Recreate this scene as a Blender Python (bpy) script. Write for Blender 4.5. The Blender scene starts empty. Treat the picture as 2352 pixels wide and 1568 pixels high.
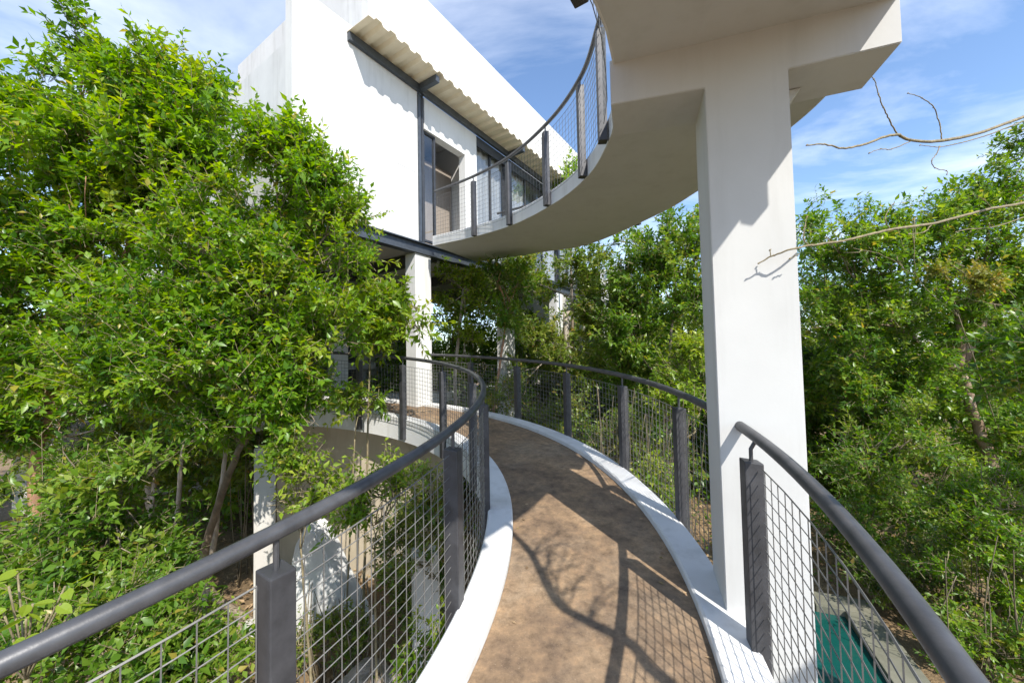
import bpy, bmesh, math, random
import numpy as np
from mathutils import Vector, Matrix
random.seed(7)
RNG = np.random.default_rng(11)
S = bpy.context.scene
COL = S.collection
R = math.radians

# ------------------------------------------------------------------ camera, sky, sun, exposure
CAMZ = 4.0                       # eye level above the forest floor
PITCH, ROLL, FOC = 0.03579, 0.019296, 890.16
cam = bpy.data.cameras.new('camera'); cam_o = bpy.data.objects.new('camera', cam); COL.objects.link(cam_o)
S.cycles.max_bounces = 6; S.cycles.diffuse_bounces = 3; S.cycles.transparent_max_bounces = 8
cam.sensor_width = 36; cam.lens = 36*FOC/2352; cam.clip_start = .05; cam.clip_end = 2000
_c, _s = math.cos(PITCH), math.sin(PITCH)
_r, _u, _f = Vector((1,0,0)), Vector((0,-_s,_c)), Vector((0,_c,_s))
_cr, _sr = math.cos(ROLL), math.sin(ROLL)
_x = _r*_cr - _u*_sr; _y = _r*_sr + _u*_cr
cam_o.matrix_world = Matrix(((_x[0],_y[0],-_f[0],0),(_x[1],_y[1],-_f[1],0),(_x[2],_y[2],-_f[2],CAMZ),(0,0,0,1)))
S.camera = cam_o
S.render.resolution_x, S.render.resolution_y = 1024, 682
S.view_settings.view_transform = 'Standard'; S.view_settings.look = 'None'
S.view_settings.exposure = 0.88; S.view_settings.gamma = 1
SUN_AZ, SUN_EL = 153.6, 45.5      # degrees clockwise from +Y, above the horizon
sv = Vector((math.sin(R(SUN_AZ))*math.cos(R(SUN_EL)), math.cos(R(SUN_AZ))*math.cos(R(SUN_EL)), math.sin(R(SUN_EL))))
sun = bpy.data.lights.new('sun', 'SUN'); sun.energy = 4.0; sun.angle = R(.53); sun.color = (1, .955, .88)
sun_o = bpy.data.objects.new('sun', sun); COL.objects.link(sun_o)
sun_o.rotation_euler = sv.to_track_quat('Z', 'Y').to_euler(); sun_o.location = sv*60
W = bpy.data.worlds.new('World'); S.world = W; W.use_nodes = True
def world():
    n, l = W.node_tree.nodes, W.node_tree.links
    n.clear()
    out = n.new('ShaderNodeOutputWorld'); bg = n.new('ShaderNodeBackground'); bg.inputs[1].default_value = .15
    sky = n.new('ShaderNodeTexSky'); sky.sky_type = 'NISHITA'; sky.sun_disc = False
    sky.sun_elevation = R(SUN_EL); sky.sun_rotation = R(SUN_AZ); sky.air_density = 1.0; sky.dust_density = .25; sky.ozone_density = 3.5
    tc = n.new('ShaderNodeTexCoord'); sep = n.new('ShaderNodeSeparateXYZ'); l.new(tc.outputs['Generated'], sep.inputs[0])
    # clouds on a plane high above: direction divided by its height
    den = n.new('ShaderNodeMath'); den.operation = 'MAXIMUM'; den.inputs[1].default_value = .08; l.new(sep.outputs[2], den.inputs[0])
    dv = n.new('ShaderNodeVectorMath'); dv.operation = 'DIVIDE'; l.new(tc.outputs['Generated'], dv.inputs[0])
    cb = n.new('ShaderNodeCombineXYZ')
    for k in range(3): l.new(den.outputs[0], cb.inputs[k])
    l.new(cb.outputs[0], dv.inputs[1])
    mp = n.new('ShaderNodeMapping'); mp.inputs['Rotation'].default_value = (0,0,R(25)); mp.inputs['Scale'].default_value = (.5,.85,1); mp.inputs['Location'].default_value = (4.3,2.2,0)
    l.new(dv.outputs[0], mp.inputs[0])
    no = n.new('ShaderNodeTexNoise'); no.inputs['Scale'].default_value = 1.5; no.inputs['Detail'].default_value = 9; no.inputs['Roughness'].default_value = .56; no.inputs['Distortion'].default_value = .55
    l.new(mp.outputs[0], no.inputs['Vector'])
    cr = n.new('ShaderNodeValToRGB'); cr.color_ramp.elements[0].position = .435; cr.color_ramp.elements[1].position = .80
    cr.color_ramp.elements[0].color = (0,0,0,1); cr.color_ramp.elements[1].color = (.85,.85,.85,1)
    l.new(no.outputs[0], cr.inputs[0])
    mx = n.new('ShaderNodeMix'); mx.data_type = 'RGBA'
    l.new(cr.outputs[0], mx.inputs[0]); l.new(sky.outputs[0], mx.inputs[6]); mx.inputs[7].default_value = (5.6,5.9,6.6,1)
    l.new(mx.outputs[2], bg.inputs[0]); l.new(bg.outputs[0], out.inputs[0])
world()

# ------------------------------------------------------------------ helpers
def ray(u, v):                    # direction towards a point of the picture (2352 wide), y = 1
    X, Y = u-1176, 784-v
    a = _cr*X+_sr*Y; b = -_sr*X+_cr*Y
    r = np.array([a, _c*FOC-_s*b, _s*FOC+_c*b]); return r/r[1]
def at(u, v, d): p = ray(u, v)*d; p[2] += CAMZ; return p
def at_z(u, v, z): r = ray(u, v); p = r*((z-CAMZ)/r[2]); p[2] += CAMZ; return p

def tag(o, label=None, cat=None, group=None, kind=None):
    if label: o['label'] = label
    if cat: o['category'] = cat
    if group: o['group'] = group
    if kind: o['kind'] = kind
    return o
def thing(name, label, cat, loc=(0,0,0), group=None):
    o = bpy.data.objects.new(name, None); o.empty_display_size = .2; COL.objects.link(o); o.location = loc
    return tag(o, label, cat, group)
def link(name, me, mat=None, parent=None, keep=True):
    o = bpy.data.objects.new(name, me); COL.objects.link(o)
    if mat and not me.materials: me.materials.append(mat)
    if parent:
        o.parent = parent
        if keep:
            base = Vector((0,0,0)); q = parent
            while q: base += q.location; q = q.parent
            o.location = -base
    return o
def pydata(name, v, f, mat=None, parent=None, smooth=False):
    me = bpy.data.meshes.new(name); me.from_pydata([tuple(map(float, p)) for p in v], [], f); me.update()
    if smooth: me.polygons.foreach_set('use_smooth', [True]*len(me.polygons))
    return link(name, me, mat, parent)
class MB:
    def __init__(s): s.v = []; s.f = []
    def add(s, v, f):
        k = len(s.v); s.v += [tuple(map(float, p)) for p in v]; s.f += [tuple(i+k for i in q) for q in f]; return s
    def hexa(s, p):               # 8 corners: bottom 4 ccw, top 4 ccw
        return s.add(p, [(3,2,1,0),(4,5,6,7),(0,1,5,4),(1,2,6,5),(2,3,7,6),(3,0,4,7)])
    def box(s, x0,x1,y0,y1,z0,z1):
        return s.hexa([(x0,y0,z0),(x1,y0,z0),(x1,y1,z0),(x0,y1,z0),(x0,y0,z1),(x1,y0,z1),(x1,y1,z1),(x0,y1,z1)])
    def tube(s, pts, rad, n=8, caps=True):
        pts = [np.array(p, float) for p in pts]; k = len(pts)
        rad = [rad]*k if np.isscalar(rad) else rad
        t = [pts[min(i+1,k-1)]-pts[max(i-1,0)] for i in range(k)]
        t = [q/(np.linalg.norm(q)+1e-9) for q in t]
        a = np.array([0,0,1.]) if abs(t[0][2]) < .9 else np.array([1.,0,0])
        n0 = np.cross(t[0], a); n0 /= np.linalg.norm(n0)
        V, F = [], []
        for i in range(k):
            n0 = n0-t[i]*np.dot(n0, t[i]); n0 /= np.linalg.norm(n0); b = np.cross(t[i], n0)
            for j in range(n):
                an = 2*math.pi*j/n; V.append(pts[i]+rad[i]*(math.cos(an)*n0+math.sin(an)*b))
        for i in range(k-1):
            for j in range(n): F.append((i*n+j, i*n+(j+1)%n, (i+1)*n+(j+1)%n, (i+1)*n+j))
        if caps: F.append(tuple(range(n-1,-1,-1))); F.append(tuple((k-1)*n+j for j in range(n)))
        return s.add(V, F)
    def build(s, name, mat, parent=None, smooth=False, bevel=0):
        o = pydata(name, s.v, s.f, mat, parent, smooth)
        if bevel:
            bm = bmesh.new(); bm.from_mesh(o.data)
            bmesh.ops.bevel(bm, geom=bm.edges[:], offset=bevel, segments=2, affect='EDGES', profile=.6)
            bm.to_mesh(o.data); bm.free()
        return o
def smooth_curve(pts, n):         # Catmull-Rom, even in parameter
    P = np.array(pts, float); P = np.vstack([2*P[0]-P[1], P, 2*P[-1]-P[-2]]); k = len(P)-3
    out = []
    for q in np.linspace(0, k-1e-9, n):
        i = int(q); t = q-i; a, b, c, d = P[i:i+4]
        out.append(.5*((2*b)+(-a+c)*t+(2*a-5*b+4*c-d)*t*t+(-a+3*b-3*c+d)*t**3))
    return np.array(out)
def arc_resample(P, n):
    P = np.array(P); s = np.r_[0, np.cumsum(np.linalg.norm(np.diff(P, axis=0), axis=1))]
    q = np.linspace(0, s[-1], n); return np.stack([np.interp(q, s, P[:,i]) for i in range(P.shape[1])], 1)

# ------------------------------------------------------------------ materials
def mat(name):
    m = bpy.data.materials.new(name); m.use_nodes = True
    return m, m.node_tree.nodes, m.node_tree.links, m.node_tree.nodes['Principled BSDF']
def noise(n, l, scale, detail=5, rough=.6, src=None, mapscale=None, dist=0):
    tc = n.new('ShaderNodeTexCoord'); no = n.new('ShaderNodeTexNoise')
    no.inputs['Scale'].default_value = scale; no.inputs['Detail'].default_value = detail; no.inputs['Roughness'].default_value = rough; no.inputs['Distortion'].default_value = dist
    if mapscale:
        mp = n.new('ShaderNodeMapping'); mp.inputs['Scale'].default_value = mapscale; l.new(tc.outputs['Object'], mp.inputs[0]); l.new(mp.outputs[0], no.inputs['Vector'])
    else: l.new(tc.outputs['Object'], no.inputs['Vector'])
    return no
def ramp(n, l, src, stops):
    r = n.new('ShaderNodeValToRGB'); e = r.color_ramp.elements
    while len(e) < len(stops): e.new(.5)
    for q, (p, c) in zip(e, stops): q.position = p; q.color = (*c, 1)
    l.new(src, r.inputs[0]); return r
def bump(n, l, b, src, strength, dist=.01):
    bp = n.new('ShaderNodeBump'); bp.inputs['Strength'].default_value = strength; bp.inputs['Distance'].default_value = dist
    l.new(src, bp.inputs['Height']); l.new(bp.outputs[0], b.inputs['Normal'])
def mixc(n, l, fac, a, b, mode='MIX'):
    m = n.new('ShaderNodeMix'); m.data_type = 'RGBA'; m.blend_type = mode
    if isinstance(fac, float): m.inputs[0].default_value = fac
    else: l.new(fac, m.inputs[0])
    for i, q in ((6, a), (7, b)):
        if isinstance(q, tuple): m.inputs[i].default_value = (*q, 1)
        else: l.new(q, m.inputs[i])
    return m.outputs[2]
def stucco(name, c0, c1, streak=.5):
    m, n, l, b = mat(name)
    a = noise(n, l, 1.3, 6, .62); base = ramp(n, l, a.outputs[0], [(.3, c0), (.7, c1)])
    st = noise(n, l, 2.2, 6, .65, mapscale=(2.6,2.6,.28)); sr = ramp(n, l, st.outputs[0], [(.5,(1,1,1)), (.78,(1-.3*streak,1-.31*streak,1-.34*streak))])
    l.new(mixc(n, l, 1.0, base.outputs[0], sr.outputs[0], 'MULTIPLY'), b.inputs['Base Color'])
    b.inputs['Roughness'].default_value = .85; b.inputs['Specular IOR Level'].default_value = .25
    f = noise(n, l, 60, 4, .6); bump(n, l, b, f.outputs[0], .12, .003); return m
M = {}
M['white'] = stucco('white_stucco', (.595,.59,.57), (.66,.655,.635), .6)
M['side'] = stucco('weathered_white_stucco', (.53,.525,.515), (.63,.625,.61), .7)
M['conc'] = stucco('painted_concrete', (.49,.49,.475), (.545,.545,.53), .35)
M['kerb'] = stucco('kerb_paint', (.58,.575,.56), (.68,.675,.655), .8)
M['bounceconc'] = stucco('bounce_tinted_concrete', (.46,.39,.285), (.56,.48,.36), .6)  # pale concrete, tan light bounced off the ground put into its colour
M['grey_conc'] = stucco('grey_concrete', (.44,.42,.39), (.56,.54,.50), .7)
def floor_mat():
    m, n, l, b = mat('stained_brown_concrete')
    big = noise(n, l, 1.9, 9, .72, dist=.15); fine = noise(n, l, 14, 9, .78, dist=.1)
    c1 = ramp(n, l, big.outputs[0], [(.30,(.100,.070,.047)), (.45,(.18,.123,.078)), (.58,(.265,.178,.104)), (.72,(.36,.26,.165))])
    c2 = ramp(n, l, fine.outputs[0], [(.28,(.42,.41,.41)), (.5,(1,1,1)), (.72,(1.5,1.42,1.32))])
    col = mixc(n, l, 1.0, c1.outputs[0], c2.outputs[0], 'MULTIPLY')
    wn = noise(n, l, .85, 7, .7, dist=.2); wr = ramp(n, l, wn.outputs[0], [(.47,(0,0,0)), (.66,(.6,.6,.6))]); col = mixc(n, l, wr.outputs[0], col, mixc(n, l, 1.0, (.275,.215,.150), c2.outputs[0], 'MULTIPLY'))
    dk = noise(n, l, 3.4, 8, .75, dist=.4); dr_ = ramp(n, l, dk.outputs[0], [(.54,(0,0,0)), (.70,(.55,.55,.55))]); col = mixc(n, l, dr_.outputs[0], col, (.085,.062,.050))
    sp = noise(n, l, 150, 2, .5); s2 = ramp(n, l, sp.outputs[0], [(.66,(0,0,0)), (.74,(.45,.45,.45))])
    col = mixc(n, l, s2.outputs[0], col, (.46,.36,.26))
    l.new(col, b.inputs['Base Color']); b.inputs['Roughness'].default_value = .72; b.inputs['Specular IOR Level'].default_value = .3
    bump(n, l, b, fine.outputs[0], .35, .006); return m
M['floor'] = floor_mat()
def metal(name, c, rough=.45, met=.25, var=.25):
    m, n, l, b = mat(name); a = noise(n, l, 9, 6, .65)
    r = ramp(n, l, a.outputs[0], [(.3, tuple(q*(1-var) for q in c)), (.7, tuple(q*(1+var) for q in c))]); l.new(r.outputs[0], b.inputs['Base Color'])
    b.inputs['Roughness'].default_value = rough; b.inputs['Metallic'].default_value = met
    f = noise(n, l, 90, 3, .6); bump(n, l, b, f.outputs[0], .15, .002); return m
M['rail'] = metal('grey_painted_rail', (.072,.072,.076), .40, .2, .35)
M['post'] = metal('dark_painted_post', (.052,.052,.056), .5, .2, .35)
M['beam'] = metal('slate_blue_steel', (.070,.082,.098), .45, .3)
M['frame'] = metal('charcoal_frame', (.045,.048,.054), .45, .2)
M['wire'] = metal('galvanised_wire', (.17,.165,.155), .5, .4)
m, n, l, b = mat('cream_sheet_metal'); a = noise(n, l, 2.5, 5, .6, mapscale=(1,1,1))
r = ramp(n, l, a.outputs[0], [(.3,(.66,.57,.40)), (.7,(.78,.69,.52))]); l.new(r.outputs[0], b.inputs['Base Color']); b.inputs['Roughness'].default_value = .5; M['sheet'] = m
def glass_mat():
    m, n, l, b = mat('window_glass'); n.remove(b); out = n['Material Output']
    tr = n.new('ShaderNodeBsdfTransparent'); tr.inputs[0].default_value = (.88,.89,.89,1)
    gl = n.new('ShaderNodeBsdfGlossy'); gl.inputs['Roughness'].default_value = .03; gl.inputs[0].default_value = (.9,.93,.95,1)
    lw = n.new('ShaderNodeLayerWeight'); pw = n.new('ShaderNodeMath'); pw.operation = 'POWER'; pw.inputs[1].default_value = 3.; l.new(lw.outputs['Facing'], pw.inputs[0])
    fr = n.new('ShaderNodeMath'); fr.operation = 'MULTIPLY_ADD'; fr.inputs[1].default_value = .55; fr.inputs[2].default_value = .05; l.new(pw.outputs[0], fr.inputs[0])
    ms = n.new('ShaderNodeMixShader'); l.new(fr.outputs[0], ms.inputs[0]); l.new(tr.outputs[0], ms.inputs[1]); l.new(gl.outputs[0], ms.inputs[2]); l.new(ms.outputs[0], out.inputs[0]); return m
M['glass'] = glass_mat()
M['room'] = stucco('room_paint', (.58,.58,.57), (.64,.64,.63), .1)
m, n, l, b = mat('brown_door_veneer'); a = noise(n, l, 3, 6, .6, mapscale=(6,6,.5)); r = ramp(n, l, a.outputs[0], [(.3,(.25,.215,.18)), (.7,(.32,.275,.235))]); l.new(r.outputs[0], b.inputs['Base Color']); b.inputs['Roughness'].default_value = .5; M['door'] = m
def bark(name, c0, c1, c2, scale=7):
    m, n, l, b = mat(name); a = noise(n, l, scale, 7, .68, mapscale=(1,1,.45)); r = ramp(n, l, a.outputs[0], [(.3, c0), (.52, c1), (.72, c2)]); l.new(r.outputs[0], b.inputs['Base Color'])
    b.inputs['Roughness'].default_value = .8; f = noise(n, l, 30, 5, .7, mapscale=(1,1,.3)); bump(n, l, b, f.outputs[0], .7, .02); return m
M['bark_red'] = bark('reddish_peeling_bark', (.20,.11,.065), (.36,.19,.11), (.46,.28,.18))
M['bark_brown'] = bark('brown_bark', (.13,.085,.055), (.25,.17,.115), (.40,.32,.25))
M['bark'] = bark('grey_brown_bark', (.10,.08,.058), (.20,.155,.11), (.33,.27,.20))
M['bark_pale'] = bark('pale_mottled_bark', (.16,.13,.095), (.36,.30,.235), (.55,.49,.42), 5)
M['twig'] = bark('twig_bark', (.12,.10,.055), (.22,.18,.10), (.34,.28,.17), 20)
M['stem'] = bark('dry_stem', (.07,.055,.035), (.15,.12,.075), (.28,.22,.14), 12)
def leaf_mat(name, dark, mid, lite, old, trans=.36, rough=.36):
    m, n, l, b = mat(name); out = n['Material Output']
    at_ = n.new('ShaderNodeAttribute'); at_.attribute_name = 'tint'
    r = ramp(n, l, at_.outputs['Fac'], [(0, dark), (.42, mid), (.86, lite), (1, old)])
    l.new(r.outputs[0], b.inputs['Base Color']); b.inputs['Roughness'].default_value = rough; b.inputs['Specular IOR Level'].default_value = .45
    t = n.new('ShaderNodeBsdfTranslucent'); hs = n.new('ShaderNodeHueSaturation'); hs.inputs['Hue'].default_value = .485; hs.inputs['Saturation'].default_value = 1.1; hs.inputs['Value'].default_value = 1.75
    l.new(r.outputs[0], hs.inputs['Color']); l.new(hs.outputs[0], t.inputs[0])
    ms = n.new('ShaderNodeMixShader'); ms.inputs[0].default_value = trans; l.new(b.outputs[0], ms.inputs[1]); l.new(t.outputs[0], ms.inputs[2]); l.new(ms.outputs[0], out.inputs[0]); return m
M['leaf'] = leaf_mat('leaf_bright_green', (.048,.130,.010), (.118,.245,.014), (.215,.340,.023), (.36,.32,.05), .5)
M['leaf2'] = leaf_mat('leaf_mid_green', (.046,.116,.013), (.106,.212,.020), (.195,.298,.036), (.34,.29,.05), .48)
M['leaf3'] = leaf_mat('leaf_olive_green', (.046,.102,.014), (.108,.182,.022), (.198,.256,.042), (.32,.24,.06), .48)
M['leaf_lime'] = leaf_mat('leaf_lime_green', (.075,.150,.012), (.155,.265,.020), (.27,.36,.035), (.40,.38,.06), .46)
M['leaf_yel'] = leaf_mat('leaf_yellowing', (.10,.15,.02), (.20,.22,.03), (.34,.30,.05), (.40,.24,.06), .4)
M['litter'] = leaf_mat('dry_leaf_litter', (.12,.075,.04), (.26,.17,.09), (.40,.28,.16), (.20,.16,.05), .1, .7)
def ground_mat():
    m, n, l, b = mat('forest_floor'); a = noise(n, l, .8, 8, .7); f = noise(n, l, 22, 6, .7)
    r = ramp(n, l, a.outputs[0], [(.3,(.12,.083,.046)), (.5,(.25,.172,.095)), (.72,(.38,.27,.16))]); r2 = ramp(n, l, f.outputs[0], [(.3,(.5,.5,.48)), (.7,(1.25,1.2,1.1))])
    l.new(mixc(n, l, 1.0, r.outputs[0], r2.outputs[0], 'MULTIPLY'), b.inputs['Base Color']); b.inputs['Roughness'].default_value = .95; bump(n, l, b, f.outputs[0], .8, .05); return m
M['ground'] = ground_mat()
m, n, l, b = mat('pool_water'); b.inputs['Base Color'].default_value = (.006,.07,.06,1); b.inputs['Roughness'].default_value = .06; f = noise(n, l, 5, 3, .5); bump(n, l, b, f.outputs[0], .35, .03); M['water'] = m
M['stone'] = stucco('coping_stone', (.13,.13,.095), (.22,.21,.16), 1.0)
m, n, l, b = mat('limestone_boulder'); a = noise(n, l, 3, 8, .7); r = ramp(n, l, a.outputs[0], [(.3,(.20,.15,.11)), (.55,(.42,.34,.27)), (.75,(.58,.50,.42))]); l.new(r.outputs[0], b.inputs['Base Color']); b.inputs['Roughness'].default_value = .9; f = noise(n, l, 14, 6, .7); bump(n, l, b, f.outputs[0], .8, .05); M['rock'] = m

# ------------------------------------------------------------------ ground
def ground():
    g = np.concatenate([[-400,-150,-60,-30], np.linspace(-18,18,73), [30,60,150,400]])
    n_ = len(g); V = []
    for y in g+6:
        for x in g:
            z = .07*math.sin(x*.9+1.3)*math.cos(y*.7)+.04*math.sin(2.3*x+y*1.7) if abs(x) < 20 and abs(y-6) < 20 else 0
            V.append((x, y, z-.06))
    F = [(j*n_+i, j*n_+i+1, (j+1)*n_+i+1, (j+1)*n_+i) for j in range(n_-1) for i in range(n_-1)]
    tag(pydata('ground', V, F, M['ground'], None, True), kind='structure')
ground()

# ------------------------------------------------------------------ lower ramp: a helix rising away from the camera
RC = (-4.2627, 3.2145); RI, RW, KW = 4.2414, 1.1305, .21
def rz(th): s = th*6; return CAMZ-1.38808+.0670165*s-.00146197*s*s
def rp(th, r, h=0): return (RC[0]+r*math.cos(th), RC[1]+r*math.sin(th), rz(th)+h)
TH = np.linspace(-1.25, 1.72, 100)
def sweep(name, prof, mat_, parent, ths=TH, zf=None, smooth=True):
    V, F = [], []; k = len(prof)
    for th in ths:
        for r, h in prof:
            x, y, z = rp(th, r, h)
            if zf is not None and h < -1: z = zf
            V.append((x, y, z))
    for i in range(len(ths)-1):
        for j in range(k): F.append((i*k+j, (i+1)*k+j, (i+1)*k+(j+1)%k, i*k+(j+1)%k))
    F.append(tuple(range(k))); F.append(tuple((len(ths)-1)*k+j for j in range(k-1,-1,-1)))
    o = pydata(name, V, F, mat_, parent)
    bm = bmesh.new(); bm.from_mesh(o.data); bmesh.ops.recalc_face_normals(bm, faces=bm.faces[:]); bm.to_mesh(o.data); bm.free()
    if smooth:
        o.data.polygons.foreach_set('use_smooth', [True]*len(o.data.polygons)); o.data.set_sharp_from_angle(angle=R(30))
    return o
lr = thing('curved_ramp', 'brown floored curved walkway ramp with white kerbs rising towards the house', 'ramp', rp(0, RI+.5, -.3))
sweep('slab', [(RI+.003,-.30),(RI+RW-.003,-.30),(RI+RW-.003,-.012),(RI+.003,-.012)], M['conc'], lr)
sweep('deck', [(RI+.002,-.010),(RI+RW-.002,-.010),(RI+RW-.002,0),(RI+.002,0)], M['floor'], lr)
def kerb_prof(a, b, top=.055): return [(a,-.315),(b,-.315),(b,top-.012),(b-.012,top),(a+.012,top),(a,top-.012)]
sweep('kerb', kerb_prof(RI-KW, RI), M['kerb'], lr)
sweep('kerb', kerb_prof(RI+RW, RI+RW+KW), M['kerb'], lr)
w_ = sweep('support_wall', [(RI+.16,-9),(RI+.42,-9),(RI+.42,-.318),(RI+.16,-.318)], M['bounceconc'], lr, np.linspace(.78,1.68,40), zf=-.2)
w_['label'] = 'curved wall carrying the ramp, tan ground bounce put into its colour'

# railings on the lower ramp
def wire_panel(name, P, Q, parent, pitch=.075, hp=.062, r=.0025):
    """P, Q: lists of points along the bottom and top edge of the panel."""
    P, Q = np.array(P), np.array(Q); mb = MB()
    s = np.r_[0, np.cumsum(np.linalg.norm(np.diff(P, axis=0), axis=1))]
    for q in np.arange(pitch/2, s[-1], pitch):
        a = [np.interp(q, s, P[:,i]) for i in range(3)]; b_ = [np.interp(q, s, Q[:,i]) for i in range(3)]; mb.tube([a, b_], r, 4, False)
    H = np.linalg.norm(Q[0]-P[0]); k = max(2, int(round(H/hp)))
    for i in range(k+1): mb.tube(list(P+(Q-P)*i/k), r*(1.5 if i in (0,k) else 1), 4, False)
    return mb.build(name, M['wire'], parent)
def post(parent, base, top, rad_dir, w=.084, pin_to=None):
    """Square steel post with a sloped, bevelled head and a pin that carries the handrail."""
    e = np.array([rad_dir[0], rad_dir[1], 0.]); e /= np.linalg.norm(e); t = np.array([-e[1], e[0], 0]); h = w/2
    b_, u_ = np.array(base, float), np.array(top, float)
    C = lambda p, sx, sy, dz=0: p+e*sx*h+t*sy*h+np.array([0,0,dz])
    mb = MB().hexa([C(b_,-1,-1),C(b_,1,-1),C(b_,1,1),C(b_,-1,1),C(u_,-1,-1,-.006),C(u_,1,-1,-.016),C(u_,1,1,-.016),C(u_,-1,1,-.006)])
    o = mb.build('post', M['post'], parent, bevel=.006)
    pn = MB().tube([u_-np.array([0,0,.02]), u_+np.array([0,0,.045]), pin_to], .0095, 8).build('pin', M['rail'], o)
    return o
def lower_rail(name, label, r, th0, th1, posts, side, lo=-.02, pin_in=0.):
    t = thing(name, label, 'railing', rp(posts[0], r, -.2))
    n_ = max(8, int(abs(th1-th0)/.02))
    P = [rp(q, r, 1.059) for q in np.linspace(th0, th1, n_)]
    hr = MB().tube(P, .0265, 16).build('handrail', M['rail'], t, True)
    hr.data.set_sharp_from_angle(angle=R(50))
    for q in posts:
        b_ = rp(q, r-pin_in, -.27); u_ = rp(q, r-pin_in, .955); post(t, b_, u_, (math.cos(q), math.sin(q)), .084, np.array(rp(q, r, 1.045)))
    edges = sorted(set([th0]+list(posts)+[th1]))
    for a, b_ in zip(edges[:-1], edges[1:]):
        d = .058/r
        aa = a+(d if a in posts else .01); bb = b_-(d if b_ in posts else .01)
        if bb-aa < .04: continue
        q = np.linspace(aa, bb, 6); wire_panel('mesh_panel', [rp(x, r, lo) for x in q], [rp(x, r, .925) for x in q], t)
    return t
RL, RR = RI-.233, RI+RW+.233
lower_rail('ramp_railing', 'grey handrail with wire mesh along the inner left side of the lower ramp', RL, -1.1, 1.42, [-.79,-.51,-.23,.05,.33,.62,.91,1.18], -1)
lower_rail('ramp_railing', 'grey handrail with wire mesh in front of the white pier, nearest on the right', RR, -1.1, -.172, [-.73,-.48,-.232], 1, pin_in=.025)
lower_rail('ramp_railing', 'dark handrail with wire mesh along the far right kerb behind the white pier', RR, -.122, 1.14, [-.01,.205,.45,.685,.91,1.13], 1)

# ------------------------------------------------------------------ T-shaped pier
a72 = R(-72.5); PA = np.array([math.sin(a72), math.cos(a72), 0]); PN = np.array([PA[1], -PA[0], 0]); PL = np.array([1.168, 2.155, 0])
def pp(al, dep, z): p = PL+PA*al+PN*dep; return (p[0], p[1], z+CAMZ)
pier = thing('concrete_pier', 'white T shaped concrete pier holding up the overhead walkway', 'pier', (1.36,2.1,0))
def pbox(mb, a0, a1, d0, d1, z0, z1): return mb.hexa([pp(a0,d0,z0),pp(a1,d0,z0),pp(a1,d1,z0),pp(a0,d1,z0),pp(a0,d0,z1),pp(a1,d0,z1),pp(a1,d1,z1),pp(a0,d1,z1)])
def recalc(o):
    bm = bmesh.new(); bm.from_mesh(o.data); bmesh.ops.recalc_face_normals(bm, faces=bm.faces[:]); bm.to_mesh(o.data); bm.free(); return o
def tbeam():
    # outline of column and crossbeam in one cast piece, extruded front to back
    out = [(-.385,-4.06),(.022,-4.06),(.038,1.507),(.56,1.522),(.56,1.80),(-.865,1.80),(-.865,1.536),(-.372,1.518)]
    k = len(out); D0, D1 = 0, .365
    V = [pp(a, D0, z) for a, z in out]+[pp(a, D1, z) for a, z in out]
    F = [tuple(range(k)), tuple(range(2*k-1, k-1, -1))]+[(i, i+k, (i+1)%k+k, (i+1)%k) for i in range(k)]
    o = recalc(pydata('shaft_and_crossbeam', V, F, M['conc'], pier))
    bm = bmesh.new(); bm.from_mesh(o.data); bmesh.ops.bevel(bm, geom=[e for e in bm.edges], offset=.004, segments=2, affect='EDGES'); bm.to_mesh(o.data); bm.free()
    hv = [pp(-.370,.20,1.515),(pp(-.370,.20,1.36)),(pp(-.50,.20,1.517)),pp(-.370,.362,1.515),pp(-.370,.362,1.36),pp(-.50,.362,1.517)]
    recalc(pydata('haunch', hv, [(0,2,1),(3,4,5),(0,1,4,3),(1,2,5,4),(2,0,3,5)], M['conc'], pier))
tbeam()

# ------------------------------------------------------------------ house frame of reference
a33 = R(33.6); FT = np.array([math.sin(a33), math.cos(a33), 0]); FM = np.array([FT[1], -FT[0], 0]); P0 = np.array([-1.85, 8.0, 0])
def fp(t, o, z): p = P0+FT*t+FM*o; return (p[0], p[1], z+CAMZ)
def fbox(mb, t0, t1, o0, o1, z0, z1): return mb.hexa([fp(t0,o1,z0),fp(t1,o1,z0),fp(t1,o0,z0),fp(t0,o0,z0),fp(t0,o1,z1),fp(t1,o1,z1),fp(t1,o0,z1),fp(t0,o0,z1)])
def fpart(name, m_, parent, *bx, bevel=0):
    mb = MB()
    for q in bx: fbox(mb, *q)
    return recalc(mb.build(name, m_, parent, bevel=bevel))

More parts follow.
